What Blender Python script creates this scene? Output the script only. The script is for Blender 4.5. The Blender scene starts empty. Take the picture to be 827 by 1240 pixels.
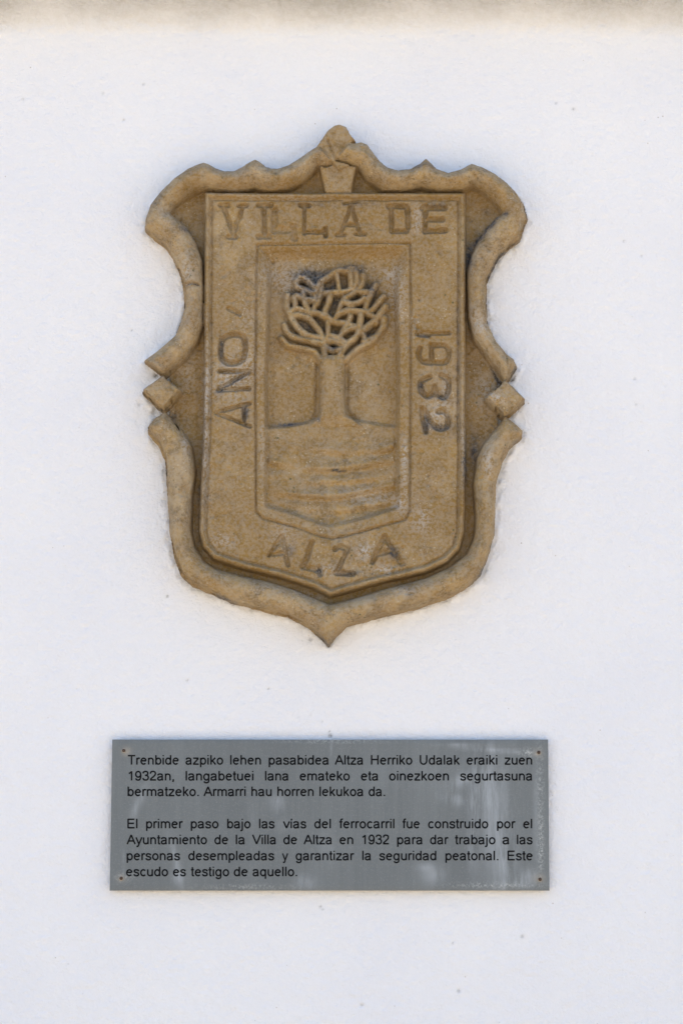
import bpy, math, random
import numpy as np
from mathutils import Matrix, Vector

# ------------------------------------------------------------------ camera
scene = bpy.context.scene
PITCH = math.radians(8.0)
CENTRE_Z = 2.10            # height on the wall of the middle of the picture
DIST = 3.25                # metres along the view axis
PW, PH = 827.0, 1240.0     # proportions of the frame, 1 unit = 1 mm on the wall
F = DIST * 1000.0
fwd = np.array([0.0, math.cos(PITCH), math.sin(PITCH)])
up = np.array([0.0, -math.sin(PITCH), math.cos(PITCH)])
CAM = np.array([0.0, 0.0, CENTRE_Z]) - fwd * DIST
cd = bpy.data.cameras.new('camera')
cam = bpy.data.objects.new('camera', cd)
scene.collection.objects.link(cam)
cam.location = CAM
cam.rotation_euler = (math.radians(90) + PITCH, 0, 0)
cd.sensor_fit = 'VERTICAL'
cd.sensor_height = 36.0
cd.lens = F / PH * 36.0
cd.clip_start = 0.05
cd.clip_end = 3000
scene.camera = cam

# ------------------------------------------------------------------ light
SUN_ELEV, SUN_ROT = 66.0, 14.0      # sun stands behind the wall: the face is in shade
world = bpy.data.worlds.new('World')
scene.world = world
world.use_nodes = True
wn = world.node_tree
bg = wn.nodes['Background']
sky = wn.nodes.new('ShaderNodeTexSky')
sky.sky_type = 'NISHITA'
sky.sun_disc = False
sky.sun_elevation = math.radians(SUN_ELEV)
sky.sun_rotation = math.radians(SUN_ROT)
sky.dust_density = 1.6
sky.ozone_density = 1.0
wn.links.new(sky.outputs[0], bg.inputs[0])
bg.inputs[1].default_value = 0.135
sl = bpy.data.lights.new('sun', 'SUN')
sl.energy = 3.5
sl.angle = math.radians(0.5)
sl.color = (1.0, 0.94, 0.84)
sun = bpy.data.objects.new('sun', sl)
scene.collection.objects.link(sun)
_e, _r = math.radians(SUN_ELEV), math.radians(SUN_ROT)
sdir = Vector((math.sin(_r) * math.cos(_e), math.cos(_r) * math.cos(_e), math.sin(_e)))
sun.rotation_euler = sdir.to_track_quat('Z', 'Y').to_euler()
sun.location = (2, 6, 8)
vs = scene.view_settings
scene.display_settings.display_device = 'sRGB'
vs.view_transform = 'Standard'
vs.look = 'None'
vs.gamma = 1.0
vs.exposure = 1.38
scene.cycles.use_denoising = True
scene.cycles.max_bounces = 8
scene.cycles.diffuse_bounces = 5

# ------------------------------------------------------------------ helpers
col = scene.collection


def at(px, py, h):
    """photo pixel -> point on the plane h metres in front of the wall"""
    px = np.asarray(px, dtype=np.float64); py = np.asarray(py, dtype=np.float64)
    a = (px - PW / 2) / F
    b = -(py - PH / 2) / F
    dy = fwd[1] + up[1] * b
    dz = fwd[2] + up[2] * b
    t = (-h - CAM[1]) / dy
    return CAM[0] + a * t, CAM[2] + dz * t


def tag(o, label=None, cat=None, group=None, kind=None):
    if label: o['label'] = label
    if cat: o['category'] = cat
    if group: o['group'] = group
    if kind: o['kind'] = kind
    return o


def empty(name, loc):
    o = bpy.data.objects.new(name, None)
    o.location = loc
    o.empty_display_size = 0.05
    col.objects.link(o)
    return o


def mesh_obj(name, co, faces, mat, parent=None, smooth=True, nsmooth=None):
    """co (n,3) world coordinates; faces (m,4) array or list of tuples"""
    me = bpy.data.meshes.new(name)
    co = np.asarray(co, dtype=np.float64)
    if parent is not None:
        base = np.array(parent.matrix_basis.translation)
        if parent.parent is not None:
            base = base + np.array(parent.parent.matrix_basis.translation)
        co = co - base
    if isinstance(faces, np.ndarray):
        m, k = faces.shape
        me.vertices.add(len(co))
        me.vertices.foreach_set('co', co.astype(np.float32).ravel())
        me.loops.add(m * k)
        me.loops.foreach_set('vertex_index', faces.astype(np.int32).ravel())
        me.polygons.add(m)
        me.polygons.foreach_set('loop_start', np.arange(0, m * k, k, dtype=np.int32))
        me.update(calc_edges=True)
    else:
        me.from_pydata([tuple(c) for c in co], [], faces)
    me.polygons.foreach_set('use_smooth', [bool(smooth)] * len(me.polygons))
    me.materials.append(mat)
    me.validate()
    o = bpy.data.objects.new(name, me)
    col.objects.link(o)
    if parent is not None:
        o.parent = parent
    return o


def hash2(ix, iy, seed):
    n = (ix.astype(np.int64) * 374761393 + iy.astype(np.int64) * 668265263 + seed * 974711) & 0x7fffffff
    n = ((n ^ (n >> 13)) * 1274126177) & 0x7fffffff
    n = n ^ (n >> 16)
    return (n & 0xffff) / 65535.0


def vnoise(x, y, scale, seed):
    x = x / scale; y = y / scale
    ix = np.floor(x); iy = np.floor(y)
    fx = x - ix; fy = y - iy
    fx = fx * fx * (3 - 2 * fx); fy = fy * fy * (3 - 2 * fy)
    ix = ix.astype(np.int64); iy = iy.astype(np.int64)
    a = hash2(ix, iy, seed); b = hash2(ix + 1, iy, seed)
    c = hash2(ix, iy + 1, seed); d = hash2(ix + 1, iy + 1, seed)
    return (a * (1 - fx) + b * fx) * (1 - fy) + (c * (1 - fx) + d * fx) * fy


def fbm(x, y, scale, seed, octaves=4, gain=0.5):
    s = 0; a = 1; t = 0
    for k in range(octaves):
        s = s + a * vnoise(x, y, scale, seed + 17 * k); t += a
        a *= gain; scale *= 0.5
    return s / t - 0.5


def blur(a, sigma):
    r = int(math.ceil(sigma * 3))
    k = np.exp(-0.5 * (np.arange(-r, r + 1) / sigma) ** 2); k /= k.sum()
    p = np.pad(a, r, mode='edge')
    t = sum(k[i] * p[i:i + a.shape[0], :] for i in range(2 * r + 1))
    return sum(k[i] * t[:, i:i + a.shape[1]] for i in range(2 * r + 1))


# ------------------------------------------------------------------ materials
def new_mat(name):
    m = bpy.data.materials.new(name)
    m.use_nodes = True
    nt = m.node_tree
    return m, nt, nt.nodes['Principled BSDF']


class NB:
    """small node builder"""
    def __init__(s, nt): s.nt = nt; s.tc = nt.nodes.new('ShaderNodeTexCoord')
    def n(s, t): return s.nt.nodes.new(t)
    def link(s, a, b): s.nt.links.new(a, b)
    def noise(s, scale, detail=4, rough=0.55, vec=None, dist=0.0):
        x = s.n('ShaderNodeTexNoise')
        x.inputs['Scale'].default_value = scale
        x.inputs['Detail'].default_value = detail
        x.inputs['Roughness'].default_value = rough
        x.inputs['Distortion'].default_value = dist
        s.link(vec or s.tc.outputs['Object'], x.inputs['Vector'])
        return x.outputs['Fac']
    def ramp(s, src, a, b, ca=(0, 0, 0, 1), cb=(1, 1, 1, 1)):
        x = s.n('ShaderNodeValToRGB')
        x.color_ramp.elements[0].position = a; x.color_ramp.elements[0].color = ca
        x.color_ramp.elements[1].position = b; x.color_ramp.elements[1].color = cb
        s.link(src, x.inputs[0])
        return x.outputs[0]
    def mix(s, fac, a, b, mode='MIX'):
        x = s.n('ShaderNodeMix'); x.data_type = 'RGBA'; x.blend_type = mode
        for v, i in ((fac, 0), (a, 6), (b, 7)):
            if isinstance(v, (int, float)): x.inputs[i].default_value = v
            elif isinstance(v, tuple): x.inputs[i].default_value = v
            else: s.link(v, x.inputs[i])
        return x.outputs[2]
    def math(s, op, a, b=0.0):
        x = s.n('ShaderNodeMath'); x.operation = op; x.use_clamp = False
        for v, i in ((a, 0), (b, 1)):
            if isinstance(v, (int, float)): x.inputs[i].default_value = v
            else: s.link(v, x.inputs[i])
        return x.outputs[0]
    def bump(s, h, strength, dist, normal=None):
        x = s.n('ShaderNodeBump')
        x.inputs['Strength'].default_value = strength
        x.inputs['Distance'].default_value = dist
        s.link(h, x.inputs['Height'])
        if normal is not None: s.link(normal, x.inputs['Normal'])
        return x.outputs[0]


def stone_material():
    m, nt, bs = new_mat('weathered_sandstone')
    b = NB(nt)
    at_ = b.n('ShaderNodeAttribute'); at_.attribute_name = 'stain_tone'
    sep = b.n('ShaderNodeSeparateColor'); b.link(at_.outputs['Color'], sep.inputs[0])
    amber, dirt_shade, pale = sep.outputs[0], sep.outputs[1], sep.outputs[2]
    c = b.mix(b.ramp(b.noise(11, 6, 0.65, dist=0.4), 0.40, 0.62), (0.400, 0.252, 0.080, 1), (0.455, 0.325, 0.168, 1))
    c = b.mix(b.math('MULTIPLY', b.ramp(b.noise(48, 6, 0.7), 0.46, 0.60), 0.8), c, (0.185, 0.118, 0.040, 1))
    c = b.mix(b.math('MULTIPLY', b.math('MULTIPLY', b.ramp(b.noise(300, 4, 0.75), 0.50, 0.62), b.ramp(b.noise(26, 4, 0.6), 0.40, 0.60)), 0.8), c, (0.44, 0.34, 0.21, 1))
    c = b.mix(b.ramp(b.noise(24, 5, 0.7, dist=0.8), 0.45, 0.62, (0, 0, 0, 1), (0.6, 0.6, 0.6, 1)), c, (0.29, 0.175, 0.060, 1))
    c = b.mix(b.ramp(b.noise(33, 5, 0.7, dist=0.8), 0.54, 0.66, (0, 0, 0, 1), (0.55, 0.55, 0.55, 1)), c, (0.44, 0.345, 0.215, 1))
    c = b.mix(b.math('MULTIPLY', b.math('MULTIPLY', b.ramp(b.noise(430, 3, 0.75), 0.53, 0.64), 0.8), b.ramp(b.noise(21, 4, 0.65), 0.42, 0.62)), c, (0.13, 0.08, 0.035, 1))
    c = b.mix(b.math('MULTIPLY', amber, 0.85), c, (0.270, 0.155, 0.032, 1))
    # dark grey grime, crown gaps, and shade painted along the outline
    g = b.math('MULTIPLY', b.math('MINIMUM', b.math('MULTIPLY', dirt_shade, 1.5), 1.0), b.ramp(b.noise(170, 4, 0.7), 0.28, 0.54))
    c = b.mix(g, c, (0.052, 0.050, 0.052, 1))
    # pale salts and lichen in small broken flecks
    f = b.math('MULTIPLY', pale, b.ramp(b.noise(260, 4, 0.75), 0.42, 0.56))
    c = b.mix(f, c, (0.47, 0.43, 0.385, 1))
    # scattered bright grains
    vo = b.n('ShaderNodeTexVoronoi'); vo.inputs['Scale'].default_value = 210
    b.link(b.tc.outputs['Object'], vo.inputs['Vector'])
    grains = b.math('MULTIPLY', b.ramp(vo.outputs['Distance'], 0.10, 0.24, (1, 1, 1, 1), (0, 0, 0, 1)),
                    b.ramp(b.noise(38, 3, 0.6), 0.50, 0.62))
    c = b.mix(b.math('MULTIPLY', grains, 0.7), c, (0.55, 0.48, 0.36, 1))
    # greenish black specks of moss
    vo2 = b.n('ShaderNodeTexVoronoi'); vo2.inputs['Scale'].default_value = 150
    b.link(b.tc.outputs['Object'], vo2.inputs['Vector'])
    moss = b.math('MULTIPLY', b.ramp(vo2.outputs['Distance'], 0.12, 0.26, (1, 1, 1, 1), (0, 0, 0, 1)),
                  b.ramp(b.noise(30, 4, 0.6, dist=0.6), 0.58, 0.66))
    c = b.mix(b.math('MULTIPLY', moss, 0.8), c, (0.060, 0.070, 0.030, 1))
    b.link(c, bs.inputs['Base Color'])
    bs.inputs['Roughness'].default_value = 0.78
    bs.inputs['Specular IOR Level'].default_value = 0.35
    n1 = b.bump(b.noise(140, 6, 0.7), 0.9, 0.0030)
    n2 = b.bump(b.noise(650, 3, 0.7), 0.7, 0.0007, n1)
    b.link(n2, bs.inputs['Normal'])
    return m


def plaster_material():
    m, nt, bs = new_mat('white_lime_render')
    b = NB(nt)
    at_ = b.n('ShaderNodeAttribute'); at_.attribute_name = 'stain_tone'
    sep = b.n('ShaderNodeSeparateColor'); b.link(at_.outputs['Color'], sep.inputs[0])
    c = b.mix(b.ramp(b.noise(5, 4, 0.6), 0.35, 0.65), (0.800, 0.795, 0.815, 1), (0.835, 0.825, 0.83, 1))
    c = b.mix(b.math('MULTIPLY', b.ramp(b.noise(420, 2, 0.6), 0.60, 0.75), 0.10), c, (0.60, 0.58, 0.55, 1))
    # tiny brown pinholes, only in some areas
    vo = b.n('ShaderNodeTexVoronoi'); vo.inputs['Scale'].default_value = 120
    b.link(b.tc.outputs['Object'], vo.inputs['Vector'])
    wn_ = b.n('ShaderNodeTexWhiteNoise'); b.link(vo.outputs['Color'], wn_.inputs['Vector'])
    spot = b.math('MULTIPLY', b.ramp(vo.outputs['Distance'], 0.06, 0.13, (1, 1, 1, 1), (0, 0, 0, 1)),
                  b.math('GREATER_THAN', wn_.outputs['Value'], 0.90))
    spot = b.math('MULTIPLY', spot, b.ramp(b.noise(7, 3, 0.6), 0.50, 0.60))
    c = b.mix(b.math('MULTIPLY', spot, 0.55), c, (0.28, 0.19, 0.12, 1))
    c = b.mix(b.math('MULTIPLY', sep.outputs[0], 0.8), c, (0.74, 0.72, 0.69, 1))     # cream tone: warm bounce painted on the ledge, plus mortar by the stone
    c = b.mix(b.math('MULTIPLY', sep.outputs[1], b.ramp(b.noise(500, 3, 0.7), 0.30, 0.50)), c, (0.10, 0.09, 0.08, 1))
    c = b.mix(b.math('MULTIPLY', sep.outputs[0], b.ramp(b.noise(130, 6, 0.75, dist=0.5), 0.46, 0.56)), c, (0.66, 0.64, 0.60, 1))
    b.link(c, bs.inputs['Base Color'])
    bs.inputs['Roughness'].default_value = 0.85
    bs.inputs['Specular IOR Level'].default_value = 0.2
    n1 = b.bump(b.noise(60, 5, 0.6), 0.55, 0.0022)
    n2 = b.bump(b.noise(300, 4, 0.65), 0.9, 0.0022, n1)
    n3 = b.bump(b.math('MULTIPLY', sep.outputs[0], b.math('SUBTRACT', b.noise(75, 6, 0.75), 0.5)), 1.0, 0.008, n2)
    b.link(n3, bs.inputs['Normal'])
    return m


def plate_material():
    m, nt, bs = new_mat('dull_grey_zinc')
    b = NB(nt)
    mp = b.n('ShaderNodeMapping'); b.link(b.tc.outputs['Object'], mp.inputs['Vector'])
    mp.inputs['Scale'].default_value = (1.0, 1.0, 0.16)
    mp2 = b.n('ShaderNodeMapping'); b.link(b.tc.outputs['Object'], mp2.inputs['Vector'])
    mp2.inputs['Scale'].default_value = (1.0, 1.0, 0.05)
    at_ = b.n('ShaderNodeAttribute'); at_.attribute_name = 'stain_tone'
    sep = b.n('ShaderNodeSeparateColor'); b.link(at_.outputs['Color'], sep.inputs[0])
    c = b.mix(b.ramp(b.noise(14, 4, 0.6, mp.outputs[0]), 0.35, 0.65), (0.120, 0.132, 0.135, 1), (0.148, 0.162, 0.164, 1))
    c = b.mix(b.math('MULTIPLY', b.ramp(b.noise(240, 2, 0.6, mp2.outputs[0]), 0.35, 0.7), 0.30), c, (0.100, 0.112, 0.115, 1))
    c = b.mix(b.math('MULTIPLY', b.ramp(b.noise(700, 2, 0.6), 0.55, 0.72), 0.25), c, (0.30, 0.31, 0.32, 1))
    w = b.math('MULTIPLY', sep.outputs[0], b.ramp(b.noise(55, 7, 0.72, mp.outputs[0], 0.3), 0.38, 0.60))
    c = b.mix(w, c, (0.33, 0.355, 0.375, 1))
    s = b.math('MULTIPLY', sep.outputs[1], b.ramp(b.noise(420, 4, 0.75), 0.48, 0.60))
    c = b.mix(s, c, (0.62, 0.63, 0.60, 1))
    c = b.mix(b.math('MULTIPLY', sep.outputs[2], 0.7), c, (0.42, 0.36, 0.28, 1))
    b.link(c, bs.inputs['Base Color'])
    bs.inputs['Metallic'].default_value = 0.0
    bs.inputs['Specular IOR Level'].default_value = 0.5
    r = b.ramp(b.noise(35, 4, 0.6, mp.outputs[0]), 0.3, 0.7, (0.42, 0.42, 0.42, 1), (0.58, 0.58, 0.58, 1))
    b.link(r, bs.inputs['Roughness'])
    b.link(b.bump(b.noise(500, 3, 0.6, mp2.outputs[0]), 0.25, 0.0003), bs.inputs['Normal'])
    return m


def flat_material(name, colour, rough=0.6, metal=0.0, scale=300.0, var=0.2):
    m, nt, bs = new_mat(name)
    b = NB(nt)
    dark = tuple(x * (1 - var) for x in colour) + (1,)
    lite = tuple(min(1, x * (1 + var)) for x in colour) + (1,)
    b.link(b.mix(b.ramp(b.noise(scale, 4, 0.6), 0.35, 0.65), dark, lite), bs.inputs['Base Color'])
    bs.inputs['Roughness'].default_value = rough
    bs.inputs['Metallic'].default_value = metal
    b.link(b.bump(b.noise(scale * 2, 3, 0.6), 0.3, 0.1 / scale), bs.inputs['Normal'])
    return m


STONE = stone_material()
PLASTER = plaster_material()
PLATE = plate_material()
def _ink():
    m = flat_material('black_enamel', (0.010, 0.010, 0.011), 0.7)
    m.node_tree.nodes['Principled BSDF'].inputs['Specular IOR Level'].default_value = 0.03
    return m


INK = _ink()
SCREW = flat_material('rusty_brown_steel', (0.075, 0.045, 0.03), 0.55, 0.4)
WASHER = flat_material('dull_washer', (0.32, 0.28, 0.23), 0.5, 0.3)
PAVING = flat_material('sunlit_ochre_paving', (0.47, 0.385, 0.27), 0.85, 0.0, 3.0, 0.12)

# ------------------------------------------------------------------ outline data (photo pixels)
UL_OUT = [(399, 158), (396, 162), (393, 169), (385, 175), (377, 180), (363, 190), (349, 199), (336, 203), (323, 201),
          (315, 195), (309, 192), (302, 195), (293, 201), (283, 206), (272, 206), (262, 203), (253, 198), (247, 196),
          (238, 199), (228, 203), (210, 215), (194, 231), (182, 247), (176, 264), (175, 276), (185, 285), (199, 296),
          (210, 313), (218, 332), (222, 351), (223, 373), (217, 393), (212, 406), (195, 421), (174, 436)]
UL_IN = [(199, 456), (207, 450), (226, 433), (240, 412), (247, 392), (247, 350), (246, 316), (238, 294), (226, 274),
         (214, 264), (206, 257), (213, 248), (223, 240), (236, 232), (248, 229), (256, 230), (270, 231.5), (285, 232), (300, 230),
         (309, 227), (318, 231), (330, 232), (349, 229), (365, 221), (377, 211), (385, 202), (397, 203), (408, 197)]
UR_OUT = [(406, 197), (427, 173), (438, 171), (446, 174), (453, 183), (461, 194), (470, 202), (482, 205), (497, 203),
          (507, 197), (515, 190), (521, 195), (529, 203), (542, 208), (557, 204), (570, 197), (585, 202), (601, 210),
          (614, 220), (626, 231), (636, 246), (640, 262), (635, 275), (630, 288), (607, 307), (596, 325), (590, 341),
          (590, 373), (591, 392), (601, 413), (614, 428), (623, 434), (627, 443), (620, 455), (613, 464)]
UR_IN = [(607, 463), (601, 452), (589, 433), (573, 411), (567, 385), (565, 350), (565, 326), (569, 311), (576, 295), (586, 280),
         (600, 263), (608, 258), (597, 243), (586, 233), (573, 225), (562, 230), (545, 231), (532, 231.5),
         (520, 229), (510, 226), (500, 229), (485, 232), (463, 231), (453, 223), (442, 215), (433, 203)]
LB_L_OUT = [(199, 497), (188, 504), (178, 515), (179, 523), (191, 537), (199, 556), (201, 584), (203, 612), (205, 640),
            (209, 668), (217, 695), (232, 708), (252, 716), (282, 729), (316, 738), (348, 746), (372, 758), (386, 770),
            (398, 783)]
LB_R_OUT = [(409, 768), (421, 758), (452, 748), (502, 737), (539, 725), (565, 712), (583, 696), (592, 673), (599, 646),
            (600, 616), (601, 584), (609, 559), (618, 541), (632, 528), (633, 521), (626, 514), (616, 506)]
LB_R_IN = [(608, 506), (600, 518), (586, 535), (577, 553), (573, 584), (574, 605), (575.5, 629), (573, 651), (565, 670),
           (545, 686), (516, 699), (472, 711), (430, 723), (400, 731)]
LB_L_IN = [(354, 713), (319, 702), (296, 697), (261, 688), (247, 679), (236, 662), (232, 643), (233, 600), (237, 570),
           (232, 539), (224, 525), (212, 510), (203, 500)]
FIELD = [(247.5, 233.5), (564, 233.5), (564, 300), (563.5, 600), (562.5, 643), (557, 665), (542, 681), (516, 693), (472, 703),
         (438, 711.5), (400, 722), (380, 712), (342, 700), (296, 688.5), (258, 677), (245, 662), (241, 643), (242, 600),
         (246, 520), (247, 400)]
FRAME_OUT = [(311.5, 296), (497, 294), (497, 450), (495.5, 618), (490, 629), (457, 638), (421, 648), (402, 652),
             (384, 648), (365, 640), (318, 627), (310, 619), (309.5, 450)]
FRAME_IN = [(330, 313), (476, 311), (479, 450), (479, 611), (446, 622), (415, 630), (399, 634), (379, 627), (357, 619),
            (324, 609), (325.5, 450)]
BACK = [(250, 212), (215, 228), (195, 258), (215, 285), (232, 320), (232, 400), (212, 434), (204, 452), (208, 474),
        (204, 497), (213, 520), (219, 560), (218, 640), (225, 680), (250, 700), (300, 716), (398, 748), (500, 720),
        (560, 697), (586, 660), (588, 600), (590, 550), (602, 522), (604, 508), (600, 484), (604, 460), (592, 436),
        (578, 400), (578, 330), (600, 290), (622, 262), (600, 230), (562, 214), (470, 215), (432, 192), (388, 192),
        (340, 215)]
CREST = [(384, 178), (390, 169), (397, 160), (404, 155), (411, 153), (420, 156), (425, 165), (431, 170), (442, 180), (434, 197), (410, 208), (396, 192)]
KEY = [(385, 196), (433, 198), (430, 208), (427, 222), (426, 236), (393.5, 236), (391, 222), (388, 208)]
DIA_L = [(198, 456), (219, 474), (198.5, 498), (173, 474.5)]
DIA_R = [(610.5, 460.5), (634.5, 485), (610, 507.5), (588, 483)]

# ------------------------------------------------------------------ relief height field (millimetres)
S = 0.8
X0, Y0, X1, Y1 = 166.0, 145.0, 644.0, 792.0
gx = np.arange(X0, X1, S); gy = np.arange(Y0, Y1, S)
GX, GY = np.meshgrid(gx, gy)
# hand-cut wobble: sampling positions drift a little
WX = GX + 1.5 * fbm(GX, GY, 42, 5, 2)
WY = GY + 1.5 * fbm(GX, GY, 42, 9, 2)


def sdf(poly, x=None, y=None, skip=()):
    """distance to the outline, positive inside; edges in skip do not count as outline"""
    x = WX if x is None else x; y = WY if y is None else y
    d = np.full(x.shape, 1e9); ins = np.zeros(x.shape, bool)
    n = len(poly)
    for i in range(n):
        ax, ay = poly[i]; bx, by = poly[(i + 1) % n]
        ex, ey = bx - ax, by - ay
        if i not in skip:
            t = np.clip(((x - ax) * ex + (y - ay) * ey) / (ex * ex + ey * ey), 0, 1)
            d = np.minimum(d, (x - ax - t * ex) ** 2 + (y - ay - t * ey) ** 2)
        if ey != 0:
            c = ((ay > y) != (by > y)) & (x < (y - ay) * ex / ey + ax)
            ins ^= c
    d = np.sqrt(d)
    return np.where(ins, d, -d)


def seg(pts, x=None, y=None):
    x = WX if x is None else x; y = WY if y is None else y
    d = np.full(x.shape, 1e9)
    for (ax, ay), (bx, by) in zip(pts[:-1], pts[1:]):
        ex, ey = bx - ax, by - ay
        t = np.clip(((x - ax) * ex + (y - ay) * ey) / (ex * ex + ey * ey + 1e-9), 0, 1)
        d = np.minimum(d, (x - ax - t * ex) ** 2 + (y - ay - t * ey) ** 2)
    return np.sqrt(d)


def catmull(p, k=5):
    p = np.array(p, float)
    if len(p) < 3: return [tuple(q) for q in p]
    q = np.vstack([2 * p[0] - p[1], p, 2 * p[-1] - p[-2]])
    out = []
    for i in range(1, len(q) - 2):
        for t in np.linspace(0, 1, k, endpoint=False):
            out.append(tuple(0.5 * ((2 * q[i]) + (-q[i - 1] + q[i + 1]) * t + (2 * q[i - 1] - 5 * q[i] + 4 * q[i + 1] - q[i + 2]) * t * t
                             + (-q[i - 1] + 3 * q[i] - 3 * q[i + 1] + q[i + 2]) * t ** 3)))
    out.append(tuple(p[-1]))
    return out


def round_profile(d, w):
    t = np.clip(d / w, 0, 1)
    return np.sqrt(np.clip(1 - (1 - t) ** 2, 0, 1))


UL = UL_OUT + UL_IN
UR = UR_OUT + UR_IN
LB = LB_L_OUT + LB_R_OUT + LB_R_IN + LB_L_IN
dUL = sdf(UL, skip=(len(UL_OUT) - 1, len(UL) - 1))
dUR = sdf(UR, skip=(0, len(UR_OUT) - 1))
dLB = sdf(LB, skip=(len(LB_L_OUT) + len(LB_R_OUT) - 1, len(LB) - 1))
dBK = sdf(BACK); dFD = sdf(FIELD); dFO = sdf(FRAME_OUT); dFI = sdf(FRAME_IN)
dCR = sdf(CREST); dKY = sdf(KEY); dDL = sdf(DIA_L, GX, GY) + 1.2; dDR = sdf(DIA_R, GX, GY) + 1.2

BACKH, FIELDH = 5.0, 26.0
PARTS = ['backing_slab', 'scroll_border', 'scroll_border', 'lower_border', 'crest_block', 'keystone_block',
         'diamond_stud', 'diamond_stud', 'shield_field', 'inner_frame', 'inner_panel']
H = np.full(GX.shape, BACKH) + 3.0 * fbm(GX, GY, 16, 21, 4)
LAB = np.zeros(GX.shape, np.int32)
Hb = blur(H, 0.8)


def put(mask, h, lab, sig=0):
    global H
    H = np.where(mask, h, H); LAB[mask] = lab


ou = 13.0 + 1.2 * fbm(GX, GY, 60, 31, 2)
lump = 2.2 * fbm(GX, GY, 30, 77, 3)
for d, lab, top in ((dLB, 3, 41.0), (dUL, 1, 42.0), (dUR, 2, 43.0)):
    h = ou + (top - ou) * round_profile(d, 16.0) + lump + 2.6 * fbm(GX, GY, 13, 88 + lab, 3, 0.6)
    if lab != 3:
        h = np.maximum(h, 32 * np.exp(-((GX - 410) / 24.0) ** 4) * (GY < 192))
    put(d > 0, h, lab)
# keystone, crest, studs
put((dKY > 0) & (dUR < 0) & ~((dUL > 0) & (GY < 203)), 31 + 3.5 * round_profile(dKY, 8) - 5 + 1.5 * fbm(GX, GY, 20, 3, 3) + (GY - 200) * -0.05, 5)
put((dCR > 0) & (dUR < 0), 33.0 + 2.5 * round_profile(dCR, 5) - np.abs(GX + (GY - 175) * 0.1 - 407) * 0.12 + (GY < 200) * (200 - GY) * 0.05, 4)
for d, lab, c, sl_ in ((dDL, 6, (197, 477), (-0.06, 0.04)), (dDR, 7, (611, 484), (0.05, 0.03))):
    h = 31 + 7.5 * np.clip(d / 3.2, 0, 1) + 0.22 * d + sl_[0] * (GX - c[0]) + sl_[1] * (GY - c[1]) + 2.2 * fbm(GX, GY, 9, 41, 3)
    put(d > 0, h, lab)
# raised field with a rolled rim
rim = 4.6 * np.exp(-((dFD - 4.2) / 2.9) ** 2) - 3.2 * np.exp(-((dFD - 8.8) / 1.3) ** 2)
edge = 3.5 * (1 - round_profile(dFD, 3.0))
fh = FIELDH + rim - edge + 1.6 * fbm(GX, GY, 55, 61, 4)
put(dFD > 0, fh, 8)
# letters cut into the field: name, strokes, half width, depth
A = []


def letter(ch, strokes, w=2.3, depth=3.6): A.append((ch, [catmull(s) if len(s) > 3 else s for s in strokes], w, depth))


letter('V', [[(271, 251), (282, 284)], [(294, 251), (282, 284)], [(266, 249), (276, 249)], [(289, 249), (298, 249)], [(277, 287), (286, 287)]], 2.2, 3.0)
letter('I', [[(320, 250), (320, 284)], [(313, 248.5), (328, 248.5)], [(314, 287), (325, 287)]], 2.4, 2.8)
letter('L', [[(333, 254), (332, 280)], [(333, 279), (355, 279)], [(355, 274), (356, 288)]], 3.3, 2.6)
letter('L', [[(368.5, 250), (368.5, 283)], [(368, 281), (394, 281)], [(364, 248.5), (374, 248.5)], [(394, 277), (394.5, 286)]], 2.2, 3.6)
letter('A', [[(424, 250), (421, 262), (412, 284)], [(426, 250), (429, 262), (436, 283)], [(417, 246.5), (431, 245)], [(408, 285), (417, 285)], [(431, 284), (441, 284)], [(418, 273), (431, 273)]], 1.9, 3.0)
letter('D', [[(474, 250), (474, 281)], [(474, 280), (492, 280)], [(494, 276), (493.5, 256)], [(471, 250.5), (492, 250), (494, 256)]], 2.5, 3.8)
letter('E', [[(515, 250), (514.5, 281)], [(512, 252.5), (539, 252)], [(516, 266), (536, 266)], [(514, 280), (539, 279)]], 2.5, 3.8)
letter('O', [[(270, 410), (280, 406), (294, 408), (297, 420), (294, 435), (282, 440), (270, 436), (267, 424), (270, 410)]], 2.6, 3.8)
letter('N', [[(266, 449.5), (301, 449.5)], [(301, 451), (265, 471)], [(265, 472.5), (302, 471)]], 2.0, 3.8)
letter('A', [[(303, 489), (262, 500)], [(262, 501), (303, 517)], [(295.5, 492), (296, 514)]], 1.9, 3.4)
letter('tilde', [[(277, 374), (284, 377), (290, 382)]], 2.0, 2.0)
letter('1', [[(505, 404), (544, 404)], [(506, 406), (519, 407)]], 2.0, 3.4)
letter('9', [[(522, 439), (512, 438), (507, 430), (509, 422)], [(522.5, 419), (522.5, 440)], [(523, 419), (537, 419), (543, 426), (542, 436), (534, 440), (522, 439)]], 2.3, 3.4)
letter('3', [[(520, 457), (510, 462), (509, 472), (517, 480), (524, 476), (526, 468)], [(526, 468), (530, 478), (538, 481), (543, 472), (542, 459), (534, 455)]], 2.4, 3.6)
letter('2', [[(511, 494), (512, 508), (515, 523)], [(514, 497), (521, 510), (531, 519), (541, 516), (543, 505), (538, 498), (531, 498)]], 2.5, 3.6)
letter('A', [[(342, 649), (326, 672)], [(342, 649), (349, 684)], [(332, 671), (347, 669)]], 2.2, 3.0)
letter('L', [[(377.5, 657), (368, 686)], [(367, 686), (386, 691)], [(386, 687), (388, 695)]], 2.6, 3.4)
letter('Z', [[(405, 665), (412, 662), (421, 665)], [(421, 665), (408, 692)], [(407, 694), (428, 695)]], 2.3, 3.0)
letter('A', [[(465, 650), (451, 681)], [(465, 650), (477, 669), (487, 683)], [(457, 672), (474, 667)]], 2.4, 3.4)
LET0 = len(PARTS)
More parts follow.
